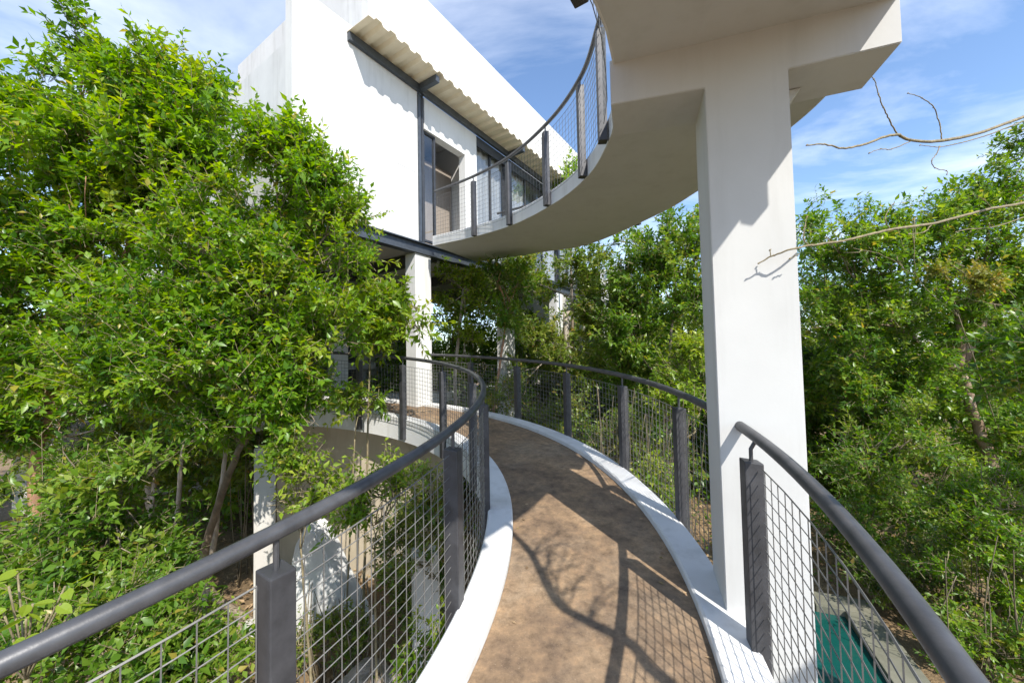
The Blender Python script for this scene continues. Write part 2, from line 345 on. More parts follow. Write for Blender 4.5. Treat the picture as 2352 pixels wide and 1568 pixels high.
# ------------------------------------------------------------------ upper ramp
UC = (-1.95, 3.30)
def upper_curves():
    inn_px = [(1407,147,1.772),(1411,232,1.785),(1409,285,1.805),(1394,332,1.83),(1350,404,1.885),(1274,466,1.955),(1178,516,2.05),(1086,544,2.16),(994,564,2.27)]
    out_px = [(1602,440,1.90),(1510,490,1.97),(1356,557,2.085),(1243,577,2.17),(1096,602,2.27)]
    zt = 1.772
    inn = [at_z(u, v, z+CAMZ) for u, v, z in inn_px]
    out = [at_z(u, v, z+CAMZ) for u, v, z in out_px]
    back_i, back_o = [], []
    for a in np.linspace(-60, -27, 8):
        z = CAMZ+zt-.065*3.5*R(-20.8-a)
        back_i.append((UC[0]+2.79*math.cos(R(a)), UC[1]+2.79*math.sin(R(a)), z)); ro = float(np.interp(a, [-60,-45,-27], [4.32,4.31,4.20])); back_o.append((UC[0]+ro*math.cos(R(a)), UC[1]+ro*math.sin(R(a)), z))
    tz = CAMZ+zt
    out = [(1.985,1.90,tz),(2.28,2.75,tz+.03),(2.32,3.6,tz+.075)]+out
    I = arc_resample(smooth_curve(back_i, 60), 40), arc_resample(smooth_curve(list(inn), 120), 80)
    O = arc_resample(smooth_curve(back_o, 60), 40), arc_resample(smooth_curve(out, 120), 80)
    return np.vstack([I[0], smooth_curve([I[0][-2], I[0][-1], I[1][0], I[1][1]], 12)[4:8], I[1]]), np.vstack([O[0], smooth_curve([O[0][-2], O[0][-1], O[1][0], O[1][1]], 12)[4:8], O[1]])
UI, UO = upper_curves()
ur = thing('elevated_ramp', 'pale curved walkway slab overhead running from the pier to the upper floor door', 'ramp', tuple(UI[44]))
def loft(name, prof, m_, parent):
    """prof: (fraction across, metres across, height above the soffit)"""
    V, F = [], []; k = len(prof); n_ = len(UI)
    for p, q in zip(UI, UO):
        d = q-p; d[2] = 0; L_ = np.linalg.norm(d); d = d/L_
        for fr, off, h in prof: V.append(tuple(p+d*(fr*L_+off)+np.array([0,0,h])))
    for i in range(n_-1):
        for j in range(k): F.append((i*k+j, (i+1)*k+j, (i+1)*k+(j+1)%k, i*k+(j+1)%k))
    F.append(tuple(range(k))); F.append(tuple((n_-1)*k+j for j in range(k-1,-1,-1)))
    o = recalc(pydata(name, V, F, m_, parent)); o.data.polygons.foreach_set('use_smooth', [True]*len(F)); o.data.set_sharp_from_angle(angle=R(30)); return o
loft('slab', [(0,.004,.002),(1,-.004,.002),(1,-.16,.125),(0,.16,.125)], M['conc'], ur)
loft('kerb', [(0,0,.0),(0,.01,.0),(0,.157,.128),(0,.157,.19),(0,.012,.20),(0,0,.188)], M['kerb'], ur)
loft('kerb', [(1,0,.0),(1,-.01,.0),(1,-.157,.128),(1,-.157,.19),(1,-.012,.20),(1,0,.188)], M['kerb'], ur)
def upper_rail(label, C, D, i0, i1, posts, sgn):
    t = thing('walkway_railing', label, 'railing', tuple(C[int(posts[0])]))
    def pt(i, h, off=.05):
        i = min(max(i, 0), len(C)-1.001); k = int(i); f = i-k; p = C[k]*(1-f)+C[k+1]*f; q = D[k]*(1-f)+D[k+1]*f; d = p-q; d[2] = 0; d /= np.linalg.norm(d); return p+d*off+np.array([0,0,h]), d
    hr = MB().tube([pt(i, 1.07)[0] for i in np.arange(i0, i1, 1.)], .024, 12).build('handrail', M['rail'], t, True); hr.data.set_sharp_from_angle(angle=R(50))
    for i in posts:
        b_, d = pt(i, -.01); u_, _ = pt(i, .99); post(t, b_, u_, d, .075, pt(i, 1.06)[0])
    ed = [i0]+list(posts)+[i1]
    for a, b_ in zip(ed[:-1], ed[1:]):
        if b_-a < 3: continue
        q = np.linspace(a+.8, b_-.8, 6); wire_panel('mesh_panel', [pt(x, .12)[0] for x in q], [pt(x, .95)[0] for x in q], t, .085, .078, .0019)
    return t
def near_i(px):                   # index on the inner edge that stands at a given bearing
    us = []
    for p in UI[44:]:
        d_ = Vector(p)-Vector((0,0,CAMZ)); us.append(1176+FOC*d_.dot(_x)/d_.dot(_f))
    us = np.array(us); k = int(np.argmax(us)); seg = us[k:]
    return 44+k+float(np.interp(-px, -seg, np.arange(len(seg))))
ip = [near_i(q) for q in (1398,1348,1264,1176,1094)]
upper_rail('slender grey railing along the inner edge of the overhead walkway', UI, UO, 2, near_i(1000), [1, 16, 32.3]+ip, 1)
upper_rail('grey railing along the outer edge of the overhead walkway above the pier', UO, UI, 2, 118, [3, 16.7, 36.6, 68, 82, 96, 110], 1)

# ------------------------------------------------------------------ house
hs = thing('modern_house', 'white two storey modern house on columns with corrugated canopy', 'house', (-1.85,8,0))
fpart('wall', M['white'], hs, (-2.63,-.075,-.20,0,2.402,5.88))['label'] = 'bright white upper wall left of the steel column'
fpart('wall', M['side'], hs, (-2.58,-2.38,-6.5,-.203,2.402,5.08))
fpart('wall', M['white'], hs, (-1.25,8.2,-.20,0,5.885,7.80))['label'] = 'tall white parapet above the canopy'
fpart('wall', M['side'], hs, (-1.25,-1.05,-5.5,-.203,5.885,7.80))
fpart('wall', M['white'], hs, (8.0,8.2,-6.0,-.203,2.402,7.80))
fpart('wall', M['white'], hs, (.13,1.45,-.20,-.004,4.87,5.552), (1.45,1.90,-.20,-.004,2.46,5.552))['label'] = 'white wall around the upper doorway'
fpart('roof', M['side'], hs, (-1.04,8.0,-6.5,-.205,5.60,5.72), (-2.37,-1.06,-6.5,-.205,4.9,5.0))
fpart('floor_slab', M['conc'], hs, (-2.6,8.1,-6.5,-.13,2.40,2.455))
fpart('wall', M['room'], hs, (-2.37,8.0,-6.5,-6.3,2.456,5.59))
fpart('partition', M['room'], hs, (-.02,.06,-3.2,-.21,2.457,5.59))
fpart('partition', M['room'], hs, (2.0,2.08,-3.2,-.6,2.457,5.59))
fpart('partition', M['room'], hs, (.07,1.99,-2.6,-2.5,2.457,5.59))
dl = fpart('door', M['door'], hs, (.62,1.95,-.96,-.915,2.46,4.83)); fpart('handle', M['frame'], dl, (.72,.82,-.91,-.885,3.48,3.50))
# steel column, canopy beam, brackets
def ibeam(name, parent, t0, t1, o, z0, z1, w=.16, tf=.022):
    return fpart(name, M['beam'], parent, (t0,t1,o-w,o,z1-tf,z1), (t0,t1,o-w,o,z0,z0+tf), (t0,t1,o-w/2-.012,o-w/2+.012,z0+tf,z1-tf))
ibeam('floor_beam', hs, -2.62, 8.2, .02, 2.15, 2.395, .18)
fpart('steel_column', M['beam'], hs, (-.07,.0,-.10,.03,2.397,5.549)); fpart('steel_column', M['frame'], hs, (.032,.085,-.08,.012,2.397,5.549)); fpart('steel_column', M['beam'], hs, (.002,.030,-.08,-.02,2.397,5.549))
fpart('canopy_beam', M['beam'], hs, (-1.69,8.1,.003,.075,5.553,5.70))
for tt in (-.035, 3.28, 6.4): fpart('bracket', M['beam'], hs, (tt-.05,tt+.05,.077,.56,5.565,5.695), bevel=.004)
for tt in (3.28, 6.4): fpart('steel_column', M['frame'], hs, (tt-.07,tt+.07,-.12,.0,2.457,5.55))
def canopy():
    n_t, per, amp = 8, .30, .030
    prof = []
    t = -1.70; flat = .105; sl = .045
    while t < 7.9:
        prof += [(t, 0), (t+flat, 0), (t+flat+sl, 1), (t+2*flat+sl, 1)]; t += per
    V, F = [], []; th = .006
    for o in (.004, .615):
        for dz in (0, th):
            for tt, q in prof: V.append(fp(tt, o, 5.706+amp*2*q+dz+(-.012 if o > .1 else 0)))
    k = len(prof)
    for i in range(k-1):
        F += [(i, i+1, 2*k+i+1, 2*k+i), (k+i, 3*k+i, 3*k+i+1, k+i+1), (2*k+i, 2*k+i+1, 3*k+i+1, 3*k+i), (i, k+i, k+i+1, i+1)]
    F += [(0, 2*k, 3*k, k), (k-1, 2*k-1, 4*k-1, 3*k-1)]
    return recalc(pydata('corrugated_canopy', V, F, M['sheet'], hs))
canopy()
# glazing: sidelight of the doorway and the windows along the facade
def window(t0, t1, z0, z1, mull=(), o=-.06):
    w = .045
    f_ = fpart('window', M['frame'], hs, (t0,t1,o-.06,o,z0,z0+w), (t0,t1,o-.06,o,z1-w,z1), (t0,t0+w,o-.059,o-.001,z0+w,z1-w), (t1-w,t1,o-.059,o-.001,z0+w,z1-w), *[(q-.022,q+.022,o-.058,o-.002,z0+w,z1-w) for q in mull])
    ed = [t0+w]+[x for q in mull for x in (q-.022, q+.022)]+[t1-w]
    for a, b_ in zip(ed[::2], ed[1::2]): fpart('pane', M['glass'], f_, (a,b_,o-.035,o-.028,z0+w,z1-w))
window(.13, .50, 2.46, 4.868)
window(1.902, 3.208, 2.46, 5.55, (2.56,))
window(3.352, 6.328, 2.46, 5.55, (4.34, 5.33))
window(6.472, 7.998, 2.46, 5.55, (7.2,))
fpart('fascia', M['frame'], hs, (1.92,8.0,-.05,.0,5.30,5.548))
# faint raised wall plaque
pl = fpart('wall_plaque', M['white'], hs, (-.66,-.12,.001,.006,3.82,4.26))
for k in range(5): fpart('plaque_rib', M['side'], pl, (-.63,-.15,.0065,.009,3.86+.045*k,3.875+.045*k))
# lower storey
for tt, oo in ((.07,-.02), (3.3,-.02), (6.4,-.02), (1.0,-4.4), (4.3,-4.4)):
    fpart('column', M['white'], hs, (tt-.225,tt+.215,oo-.30,oo+.0,-4.1,2.147), bevel=.008)
fpart('floor_slab', M['conc'], hs, (-3.0,5.5,-9.0,-2.2,-1.35,-1.06))
for tt in (-1.6, .55, 2.7): fpart('cross_beam', M['frame'], hs, (tt-.08,tt+.08,-6.4,-.17,2.12,2.36))
fpart('long_beam', M['frame'], hs, (-2.5,7.5,-3.1,-2.95,2.02,2.118))
fpart('back_wall', M['room'], hs, (-3.2,6.5,-7.0,-6.8,-1.055,2.38))
fpart('dark_window', M['frame'], hs, (-2.6,.2,-6.79,-6.70,-.95,1.7), (.6,3.2,-6.79,-6.70,-.95,1.7))
for k in range(14): fpart('louvre', M['beam'], hs, (-2.9,-.6,-3.9,-3.84,-.9+.13*k,-.84+.13*k))
for tt in (-2.95,-.6): fpart('louvre_post', M['frame'], hs, (tt,tt+.05,-3.92,-3.82,-1.055,1.05))
M['curtain'] = stucco('pale_curtain', (.40,.40,.40), (.47,.47,.47), .2)
def curtain(t0, t1, z0, z1, o):
    k = int((t1-t0)/.05); V = []
    for dz in (z0, z1):
        for i in range(k+1): V.append(fp(t0+(t1-t0)*i/k, o+.025*math.sin(i*1.25), dz))
    pydata('curtain', V, [(i, i+1, k+2+i, k+1+i) for i in range(k)], M['curtain'], hs, True)
curtain(1.95,3.16,2.47,5.4,-.15); curtain(3.40,4.3,2.47,5.4,-.15); curtain(5.4,6.3,2.47,5.4,-.15); curtain(6.5,7.95,2.47,5.4,-.15)

# ------------------------------------------------------------------ foliage tools
def leaf_mesh(name, pos, dr, nr, ln, wd, tint, fold=.25, droop=.18, parent=None, mat_=None):
    N = len(pos); side = np.cross(dr, nr); side /= np.linalg.norm(side, axis=1, keepdims=True)+1e-9; nr = np.cross(side, dr)
    ln = ln[:,None]; wd = wd[:,None]
    b_ = pos; tip = pos+dr*ln-nr*ln*droop; mid = pos+dr*ln*.45-nr*wd*fold*.3
    lf = pos+dr*ln*.42+side*wd*.5+nr*wd*fold*.3; rt = pos+dr*ln*.42-side*wd*.5+nr*wd*fold*.3
    V = np.stack([b_, rt, tip, lf, mid], 1).reshape(-1, 3).astype(np.float32)
    T = np.array([[0,1,4],[4,1,2],[4,2,3],[0,4,3]])
    F = (T[None]+5*np.arange(N)[:,None,None]).reshape(-1)
    me = bpy.data.meshes.new(name); me.vertices.add(len(V)); me.vertices.foreach_set('co', V.ravel())
    nf = 4*N; me.loops.add(nf*3); me.loops.foreach_set('vertex_index', F.astype(np.int32)); me.polygons.add(nf)
    me.polygons.foreach_set('loop_start', np.arange(0, nf*3, 3, dtype=np.int32)); me.polygons.foreach_set('loop_total', np.full(nf, 3, np.int32))
    me.update(); at_ = me.attributes.new('tint', 'FLOAT', 'POINT'); at_.data.foreach_set('value', np.repeat(tint, 5).astype(np.float32))
    return link(name, me, mat_, parent)
def unit(v): return v/(np.linalg.norm(v, axis=-1, keepdims=True)+1e-9)
def clump(P, s=1.0, ph=0.):
    x, y, z = (P/s).T
    return np.sin(2.1*x+1.3*y+ph)*np.cos(1.7*y-2.3*z+ph*.7)+.6*np.sin(4.3*z+3.1*x-ph)*np.cos(3.7*y+1.1*z)
def crown_leaves(blobs, nspray, nleaf, leaf, twig=.38, gap=-.20, seed=0, up=.55, shell=.42, wratio=.46, flat=1.0):
    """Leaves on many short twigs spread through the crown; returns arrays and twig segments."""
    rg = np.random.default_rng(seed)
    B = np.array([list(c)+[r] for c, r in blobs]); w = B[:,3]**2; w /= w.sum()
    # boughs first (clumps with gaps between them), then short twigs around each bough
    per = 12; nb = max(3, int(nspray/per*1.9))
    k = rg.choice(len(B), nb, p=w); d = unit(rg.normal(size=(nb, 3)))
    rr = .95-(1-rg.random(nb)**.6)*shell*1.6; rr *= 1+.18*rg.normal(size=nb)
    bc = B[k,:3]+d*np.array([1,1,flat])*(B[k,3]*rr)[:,None]
    keep = clump(bc, .55, seed) > gap+.25*rg.normal(size=nb)
    if keep.sum() < 4: keep[:] = True
    bc, d = bc[keep], d[keep]; nb = len(bc); btint = rg.normal(.49,.21,nb); bsize = leaf*(.85+.75*rg.random(nb))
    j = rg.integers(0, nb, nspray); off = rg.normal(size=(nspray, 3))*np.array([1,1,.7])
    c = bc[j]+off*bsize[j][:,None]; ok = c[:,2] > .15; c, j, off = c[ok], j[ok], off[ok]; ns = len(c)
    td = unit(unit(off)*.55+d[j]*.55+np.array([0,0,up])+.40*rg.normal(size=(ns, 3)))
    L_ = twig*(.6+.8*rg.random(ns))
    fr = np.tile((np.arange(nleaf)+.5)/nleaf, (ns, 1))*.85+.15+.05*rg.normal(size=(ns, nleaf))
    pos = c[:,None]+td[:,None]*((fr-.5)*L_[:,None])[...,None]
    a = unit(np.cross(td, rg.normal(size=(ns, 3)))); b_ = np.cross(td, a)
    ang = np.arange(nleaf)*2.4+rg.random((ns,1))*6.28+.4*rg.normal(size=(ns, nleaf))
    radial = a[:,None]*np.cos(ang)[...,None]+b_[:,None]*np.sin(ang)[...,None]
    ld = unit(radial*1.0+td[:,None]*(.35+.7*fr[...,None])+np.array([0,0,-.12])+.25*rg.normal(size=(ns,nleaf,3)))
    nr = unit(np.array([0,0,1.])+td[:,None]*.35+.55*rg.normal(size=(ns,nleaf,3)))
    ln = leaf*(.75+.5*rg.random((ns,1)))*(.55+.75*rg.random((ns,nleaf))); tn = np.clip(btint[j][:,None]+.13*rg.normal(size=(ns,1))+.15*rg.normal(size=(ns,nleaf))+.18*(fr-.5), 0, .9)
    old = rg.random((ns,nleaf)) < .022; tn = np.where(old, 1., tn)
    f = lambda q: q.reshape(-1, 3)
    return f(pos), f(ld), f(nr), ln.ravel(), (ln*wratio*(.8+.4*rg.random(ln.shape))).ravel(), tn.ravel(), c-td*L_[:,None]*.55, c+td*L_[:,None]*.5
def twigs_mesh(name, A, B_, mat_, parent, r=.004):
    n_ = len(A); d = unit(B_-A); a = unit(np.cross(d, np.array([.3,.2,.9]))); b_ = np.cross(d, a)
    V = []
    for P, q in ((A, r), (B_, r*.45)):
        for j in range(3): V.append(P+q*(math.cos(2.094*j)*a+math.sin(2.094*j)*b_))
    V = np.stack(V, 1).reshape(-1, 3)
    T = np.array([[0,1,4,3],[1,2,5,4],[2,0,3,5]]); F = (T[None]+6*np.arange(n_)[:,None,None]).reshape(-1,4)
    return pydata(name, V, F.tolist(), mat_, parent)
def limb(mb, pts, r0, r1, n_=7, seg=14, wob=.03, rg=random):
    P = smooth_curve(pts, seg); k = len(P)
    P = P+np.array([[rg.gauss(0, wob), rg.gauss(0, wob), rg.gauss(0, wob*.5)] if 0 < i < k-1 else [0,0,0] for i in range(k)])
    mb.tube(P, list(np.linspace(r0, r1, k)), n_); return P
def tree(name, label, blobs, base, fork, nspray, nleaf, leaf, leafm, barkm, r0=.09, seed=0, group=None, trunk_via=(), cat='tree', twig=.38, limbs=True, sub=5, fork2=None, **kw):
    base = np.array(base, float); fork = np.array(fork, float)
    t = thing(name, label, cat, tuple(base), group); rg = random.Random(seed)
    mb = MB(); limb(mb, [base-np.array([0,0,.15])]+[np.array(q) for q in trunk_via]+[fork], r0, r0*.55, 9, 16, r0*.12, rg)
    if limbs:
        C = np.array([c for c, r in blobs]); ng = max(1, int(math.ceil(len(C)/3.6)))
        cen = C[np.linspace(0, len(C)-1, ng).astype(int)].copy()
        for _ in range(6):
            gi = np.argmin(((C[:,None]-cen[None])**2).sum(2), 1)
            for j in range(ng):
                if (gi == j).any(): cen[j] = C[gi == j].mean(0)
        for j in range(ng):
            if not (gi == j).any(): continue
            hub = fork*.35+cen[j]*.65+np.array([0,0,-.06]); m1 = fork*.5+hub*.5+np.array([rg.gauss(0,.08), rg.gauss(0,.08), rg.gauss(0,.05)])
            Q = limb(mb, [fork-np.array([0,0,.05]), m1, hub], r0*.54, r0*.22, 8, 10, r0*.08, rg)
            for (c, r) in [blobs[i] for i in range(len(C)) if gi[i] == j]:
                c = np.array(c); P = limb(mb, [Q[-2], hub*.55+c*.45+np.array([rg.gauss(0,.06), rg.gauss(0,.06), rg.gauss(0,.06)]), c], r0*.22, .008, 5, 9, .012, rg)
                for _ in range(sub):
                    e = c+np.array(unit(np.array([rg.gauss(0,1), rg.gauss(0,1), rg.gauss(.3,1)])))*r*rg.uniform(.55,.95); s_ = P[rg.randint(4, 8)]
                    limb(mb, [s_, s_*.5+e*.5+np.array([rg.gauss(0,.05), rg.gauss(0,.05), -.04]), e], .010, .004, 4, 5, .01, rg)
    mb.build('trunk', barkm, t, True)
    pos, ld, nr, ln, wd, tn, A, B_ = crown_leaves(blobs, nspray, nleaf, leaf, twig, seed=seed, **kw)
    cr = leaf_mesh('crown', pos, ld, nr, ln, wd, tn, parent=t, mat_=leafm); cr['kind'] = 'stuff'
    tw = twigs_mesh('twigs', A, B_, M['twig'], t); tw['kind'] = 'stuff'
    return t
def bl(d, *q):                    # crown clumps: (u, v, radius[, depth]) seen from the walkway
    return [(at(e[0], e[1], e[3] if len(e) > 3 else d), e[2]) for e in q]

# ------------------------------------------------------------------ trees left of the walkway
tree('gumbo_tree', 'tall bushy tree at far left with reddish forked trunk', bl(5.3, (215,125,.46),(330,195,.66),(445,255,.55),(75,270,.62),(185,340,.85),(390,380,.85),(500,345,.42),(50,480,.85),(240,520,.85),(40,700,.8),(190,720,.62),(30,860,.42),(190,830,.4),(20,980,.35),(150,960,.22)),
     (-6.75,5.7,0), at(118,930,5.6), 4300, 16, .098, M['leaf'], M['bark_red'], .10, 1, sub=5, trunk_via=[at(80,1090,5.65)])
tree('leafy_tree', 'bright green leafy tree in front of the white upper wall', bl(4.75, (635,345,.42),(700,395,.38),(762,465,.34),(815,480,.16),(615,480,.66),(735,570,.50),(500,610,.78),(655,690,.70),(755,730,.36),(560,850,.76),(690,850,.45),(400,760,.8),(300,860,.55),(640,930,.45),(560,955,.38),(470,930,.42),(700,930,.3)),
     (-3.95,6.1,0), at(560,1010,5.4), 4100, 16, .085, M['leaf'], M['bark'], .07, 2, trunk_via=[at(470,1330,6.1), at(508,1140,5.9)], sub=4)
tree('background_tree', 'shaded tree behind the leafy trees left of the house', bl(8.0, (60,820,1.3),(260,880,1.2),(450,930,1.1),(60,1010,1.0),(330,1040,1.0),(560,1020,.9),(180,640,1.3),(420,620,1.2)),
     (-7.6,8.4,0), at(320,900,8.2), 1700, 12, .12, M['leaf3'], M['bark_pale'], .13, 3)
tree('understory_shrub', 'mid green shrub filling the lower left below the handrail', bl(4.3, (110,1170,.55),(270,1140,.5),(180,1080,.35),(330,1060,.35),(200,1270,.6),(60,1330,.5),(330,1250,.40),(330,1360,.36)),
     (-4.1,4.3,0), at(230,1290,4.3), 1350, 13, .085, M['leaf2'], M['bark'], .05, 4, cat='shrub')
tree('understory_shrub', 'low shrub at the bottom left corner under the handrail', bl(3.1, (120,1440,.36),(260,1430,.34),(360,1490,.32),(60,1540,.3,2.8),(220,1560,.34),(460,1560,.22),(420,1520,.22)),
     (-2.9,3.0,0), at(230,1540,3.1), 800, 13, .07, M['leaf2'], M['bark'], .035, 5, cat='shrub', twig=.28)
for k, (u, v, u2, v2, d, lab) in enumerate(((470,1420,520,1020,6.6,'slender pale trunk rising left of the concrete stilt'),(395,1300,420,1010,7.2,'thin mottled sapling trunk in the left undergrowth'),(335,1240,365,1000,7.6,'leaning bare sapling at left beside the mottled one'))):
    b_ = at(u, v, d); b_[2] = 0
    tree('sapling', lab, bl(d, (u2,v2-40,.35),(u2+30,v2-120,.4)), b_, at(u2, v2, d), 130, 10, .09, M['leaf2'], M['bark_pale'], .055, 30+k)
# light compound-leaved sprays near the house column and the kerb
tree('sapling', 'pale green sapling with drooping leaves in front of the lower white column', bl(6.1, (915,690,.20),(880,720,.26),(850,760,.25),(950,705,.16),(955,745,.13),(870,660,.2)), (-2.3,5.9,0), at(850,800,6.1), 230, 13, .13, M['leaf_lime'], M['twig'], .022, 6, up=-.05, twig=.5)
tree('sapling', 'lime green sprig overhanging the inner kerb of the ramp', bl(5.6, (830,905,.16),(860,915,.12),(800,895,.14)), (-2.4,5.5,0), at(815,1000,5.6), 60, 12, .10, M['leaf_lime'], M['twig'], .016, 7, up=-.05)
tree('shrub', 'feathery green plant below the ramp behind the left handrail', bl(4.6, (690,1080,.20),(660,1040,.18),(720,1130,.18),(760,1090,.15),(650,1150,.2)), (-2.35,4.6,0), at(690,1250,4.6), 190, 12, .075, M['leaf_lime'], M['twig'], .018, 8, cat='shrub')
tree('shrub', 'bright leafy plant just left of the ramp post under the handrail', bl(4.2, (850,1120,.18),(880,1160,.17),(820,1165,.16),(900,1110,.12)), (-1.5,4.25,0), at(860,1250,4.2), 170, 12, .07, M['leaf_lime'], M['twig'], .016, 9, cat='shrub')
tree('climber', 'dark small leaved climber on the shaded wall under the ramp', bl(5.4, (960,1200,.42),(1000,1130,.3),(930,1310,.42),(1010,1270,.35),(900,1240,.3),(960,1400,.3),(985,1200,.2,4.2),(960,1290,.22,4.2),(1000,1330,.2,4.2),(985,1100,.14,4.2)), (-1.4,5.5,0), at(960,1350,5.4), 900, 12, .06, M['leaf3'], M['twig'], .02, 10, cat='climber', twig=.25)
tree('shrub', 'small green plant growing beside the inner kerb near the camera', bl(3.2, (990,1490,.10),(1000,1440,.08),(970,1540,.12)), (-.75,3.2,0), at(985,1540,3.2), 60, 11, .065, M['leaf_lime'], M['twig'], .012, 12, cat='shrub', twig=.2)
tree('shrub', 'low bush at the foot of the white fin', bl(5.2, (560,1480,.28),(640,1500,.25),(500,1530,.25)), (-3.4,5.1,0), at(570,1520,5.2), 200, 12, .07, M['leaf_lime'], M['twig'], .015, 13, cat='shrub')

# big-leaved plant nearest the camera: every leaf its own piece
def big_leaf_plant():
    t = thing('broadleaf_plant', 'sunlit lime green broad leaves at the bottom left corner', 'plant', (-1.9,1.75,0))
    stem = MB(); tips = []
    for u, v, d in ((20,1345,1.7),(75,1385,1.7),(150,1345,1.75),(140,1385,1.7),(60,1420,1.65),(95,1450,1.65),(30,1470,1.6),(125,1460,1.7),(5,1400,1.65),(110,1410,1.75),(40,1310,1.8),(170,1400,1.75)):
        tips.append(at(u, v, d))
    root = np.array([-1.9,1.75,0]); hub = at(60,1560,1.72)
    stem.tube(smooth_curve([root, root*.5+hub*.5+np.array([.05,0,0]), hub], 10), list(np.linspace(.018,.01,10)), 6)
    # broad leaf: 10 outline points around a folded midrib
    out = [(0,0),(.12,.16),(.34,.27),(.60,.25),(.84,.12),(1,0)]
    V = [(x,0,-.03*math.sin(math.pi*x)-.08*x*x) for x, y in out]+[(x,y,.03-.08*x*x) for x, y in out[1:-1]]+[(x,-y,.03-.08*x*x) for x, y in out[1:-1]]
    F = [(0,1,6),(1,2,7,6),(2,3,8,7),(3,4,9,8),(4,5,9),(0,10,1),(1,10,11,2),(2,11,12,3),(3,12,13,4),(4,13,5)]
    me = bpy.data.meshes.new('leaf'); me.from_pydata(V, [], F); me.update(); me.materials.append(M['leaf_lime'])
    at_ = me.attributes.new('tint', 'FLOAT', 'POINT'); at_.data.foreach_set('value', [.75]*len(V))
    rg = random.Random(3)
    for p in tips:
        stem.tube(smooth_curve([hub, hub*.5+p*.5+np.array([0,0,.02]), p], 6), .004, 5)
        for j in range(2):
            o = bpy.data.objects.new('leaf', me); COL.objects.link(o); o.parent = t
            s = rg.uniform(.055,.085); o.scale = (s,s,s)
            o.rotation_euler = (rg.uniform(-.6,.6), rg.uniform(-.3,.5), rg.uniform(0,6.28)); o.location = Vector(p)-t.location+Vector((rg.gauss(0,.012), rg.gauss(0,.012), rg.gauss(0,.01)))
    stem.build('stem', M['twig'], t, True)
big_leaf_plant()

# ------------------------------------------------------------------ trees behind the walkway
tree('slender_tree', 'sunlit slender tree with lime leaves right of the lower white column', bl(8.9, (1035,640,.32),(1075,640,.28),(1085,770,.38),(1030,700,.25),(1110,700,.3),(1060,830,.3)), (-1.2,8.9,0), at(1065,660,8.9), 330, 12, .10, M['leaf_lime'], M['bark_pale'], .055, 21, trunk_via=[at(1045,900,8.9)])
tree('forest_tree', 'olive green tree with pale mottled trunk in the middle behind the ramp', bl(10.2, (1200,640,1.0),(1330,590,.9),(1230,780,.8),(1400,700,1.0),(1320,850,.8),(1450,820,.8),(1180,900,.6)), (1.45,10.4,0), at(1300,720,10.2), 2100, 12, .11, M['leaf3'], M['bark_pale'], .13, 22, trunk_via=[at(1305,1000,10.3)], gap=-.15)
tree('forest_tree', 'lush green tree between the middle trunk and the white pier', bl(9.2, (1540,560,1.0),(1600,700,.9),(1480,620,.8),(1560,850,.8),(1450,760,.7),(1620,560,.8),(1500,960,.6)), (3.6,9.4,0), at(1530,860,9.2), 2300, 12, .11, M['leaf2'], M['bark'], .11, 23)
tree('sunlit_bush', 'yellow green bush catching sun left of the white pier', bl(7.2, (1575,850,.42),(1540,900,.35),(1610,920,.4),(1590,800,.3),(1560,960,.3)), (3.1,7.3,0), at(1575,1000,7.2), 420, 12, .085, M['leaf_lime'], M['twig'], .035, 24, cat='bush')
tree('sunlit_bush', 'low lime green bush just outside the right kerb', bl(5.0, (1510,1110,.22),(1540,1150,.2),(1490,1170,.2),(1470,1100,.15)), (1.95,5.1,0), at(1515,1230,5.0), 240, 12, .065, M['leaf_lime'], M['twig'], .02, 25, cat='bush')
tree('thicket', 'dark undergrowth with bare stems behind the right mesh railing', bl(7.6, (1400,1000,.5),(1300,960,.45),(1460,1000,.4),(1220,930,.4),(1560,1060,.45),(1370,1100,.45),(1160,900,.35)), (1.9,7.9,0), at(1380,1080,7.7), 620, 11, .085, M['leaf3'], M['stem'], .04, 26, cat='bush', sub=6)
tree('slender_tree', 'thin leaning tree crossing the far railing in the middle', bl(8.3, (1165,720,.35),(1190,650,.4),(1140,640,.3)), (-.7,8.3,0), at(1155,790,8.3), 260, 12, .10, M['leaf2'], M['bark_red'], .04, 27, trunk_via=[at(1133,950,8.3)])

# ------------------------------------------------------------------ trees right of the pier
tree('forest_tree', 'broad green tree right of the pier with leaning brown trunk', bl(8.2, (1895,540,.4),(1990,520,.45),(2150,490,.45),(2270,440,.5),(1960,600,.8),(2090,560,.8),(2230,530,.85),(2340,450,.8),(1900,720,.7),(2030,720,.9),(2180,700,.9),(2330,640,.9),(2100,850,.8),(2290,800,.7),(1960,860,.7),(2380,330,.4)),
     at(2330,1250,8.0)*np.array([1,1,0])+np.array([.2,0,0]), at(2205,850,8.2), 4000, 13, .105, M['leaf2'], M['bark_brown'], .14, 41, trunk_via=[at(2285,1080,8.1)], sub=3, gap=-.5)
tree('forest_tree', 'dark green tree directly behind the white pier on the right', bl(10.0, (1880,540,.7),(1900,660,1.0),(1880,850,1.0),(1960,950,1.0),(1900,1060,.9),(2050,1000,1.0)), (7.6,10.3,0), at(1940,1050,10.0), 1500, 12, .12, M['leaf2'], M['bark'], .12, 42)
tree('thicket', 'shaded green undergrowth in the middle of the right side', bl(7.0, (1990,1040,.6),(2100,1000,.6),(2180,1090,.6),(2050,1140,.6),(1960,1180,.5),(2200,1180,.6),(2120,1230,.55),(2010,1270,.4)), (6.8,7.2,0), at(2080,1190,7.0), 1350, 12, .08, M['leaf2'], M['stem'], .05, 43, cat='bush', sub=6)
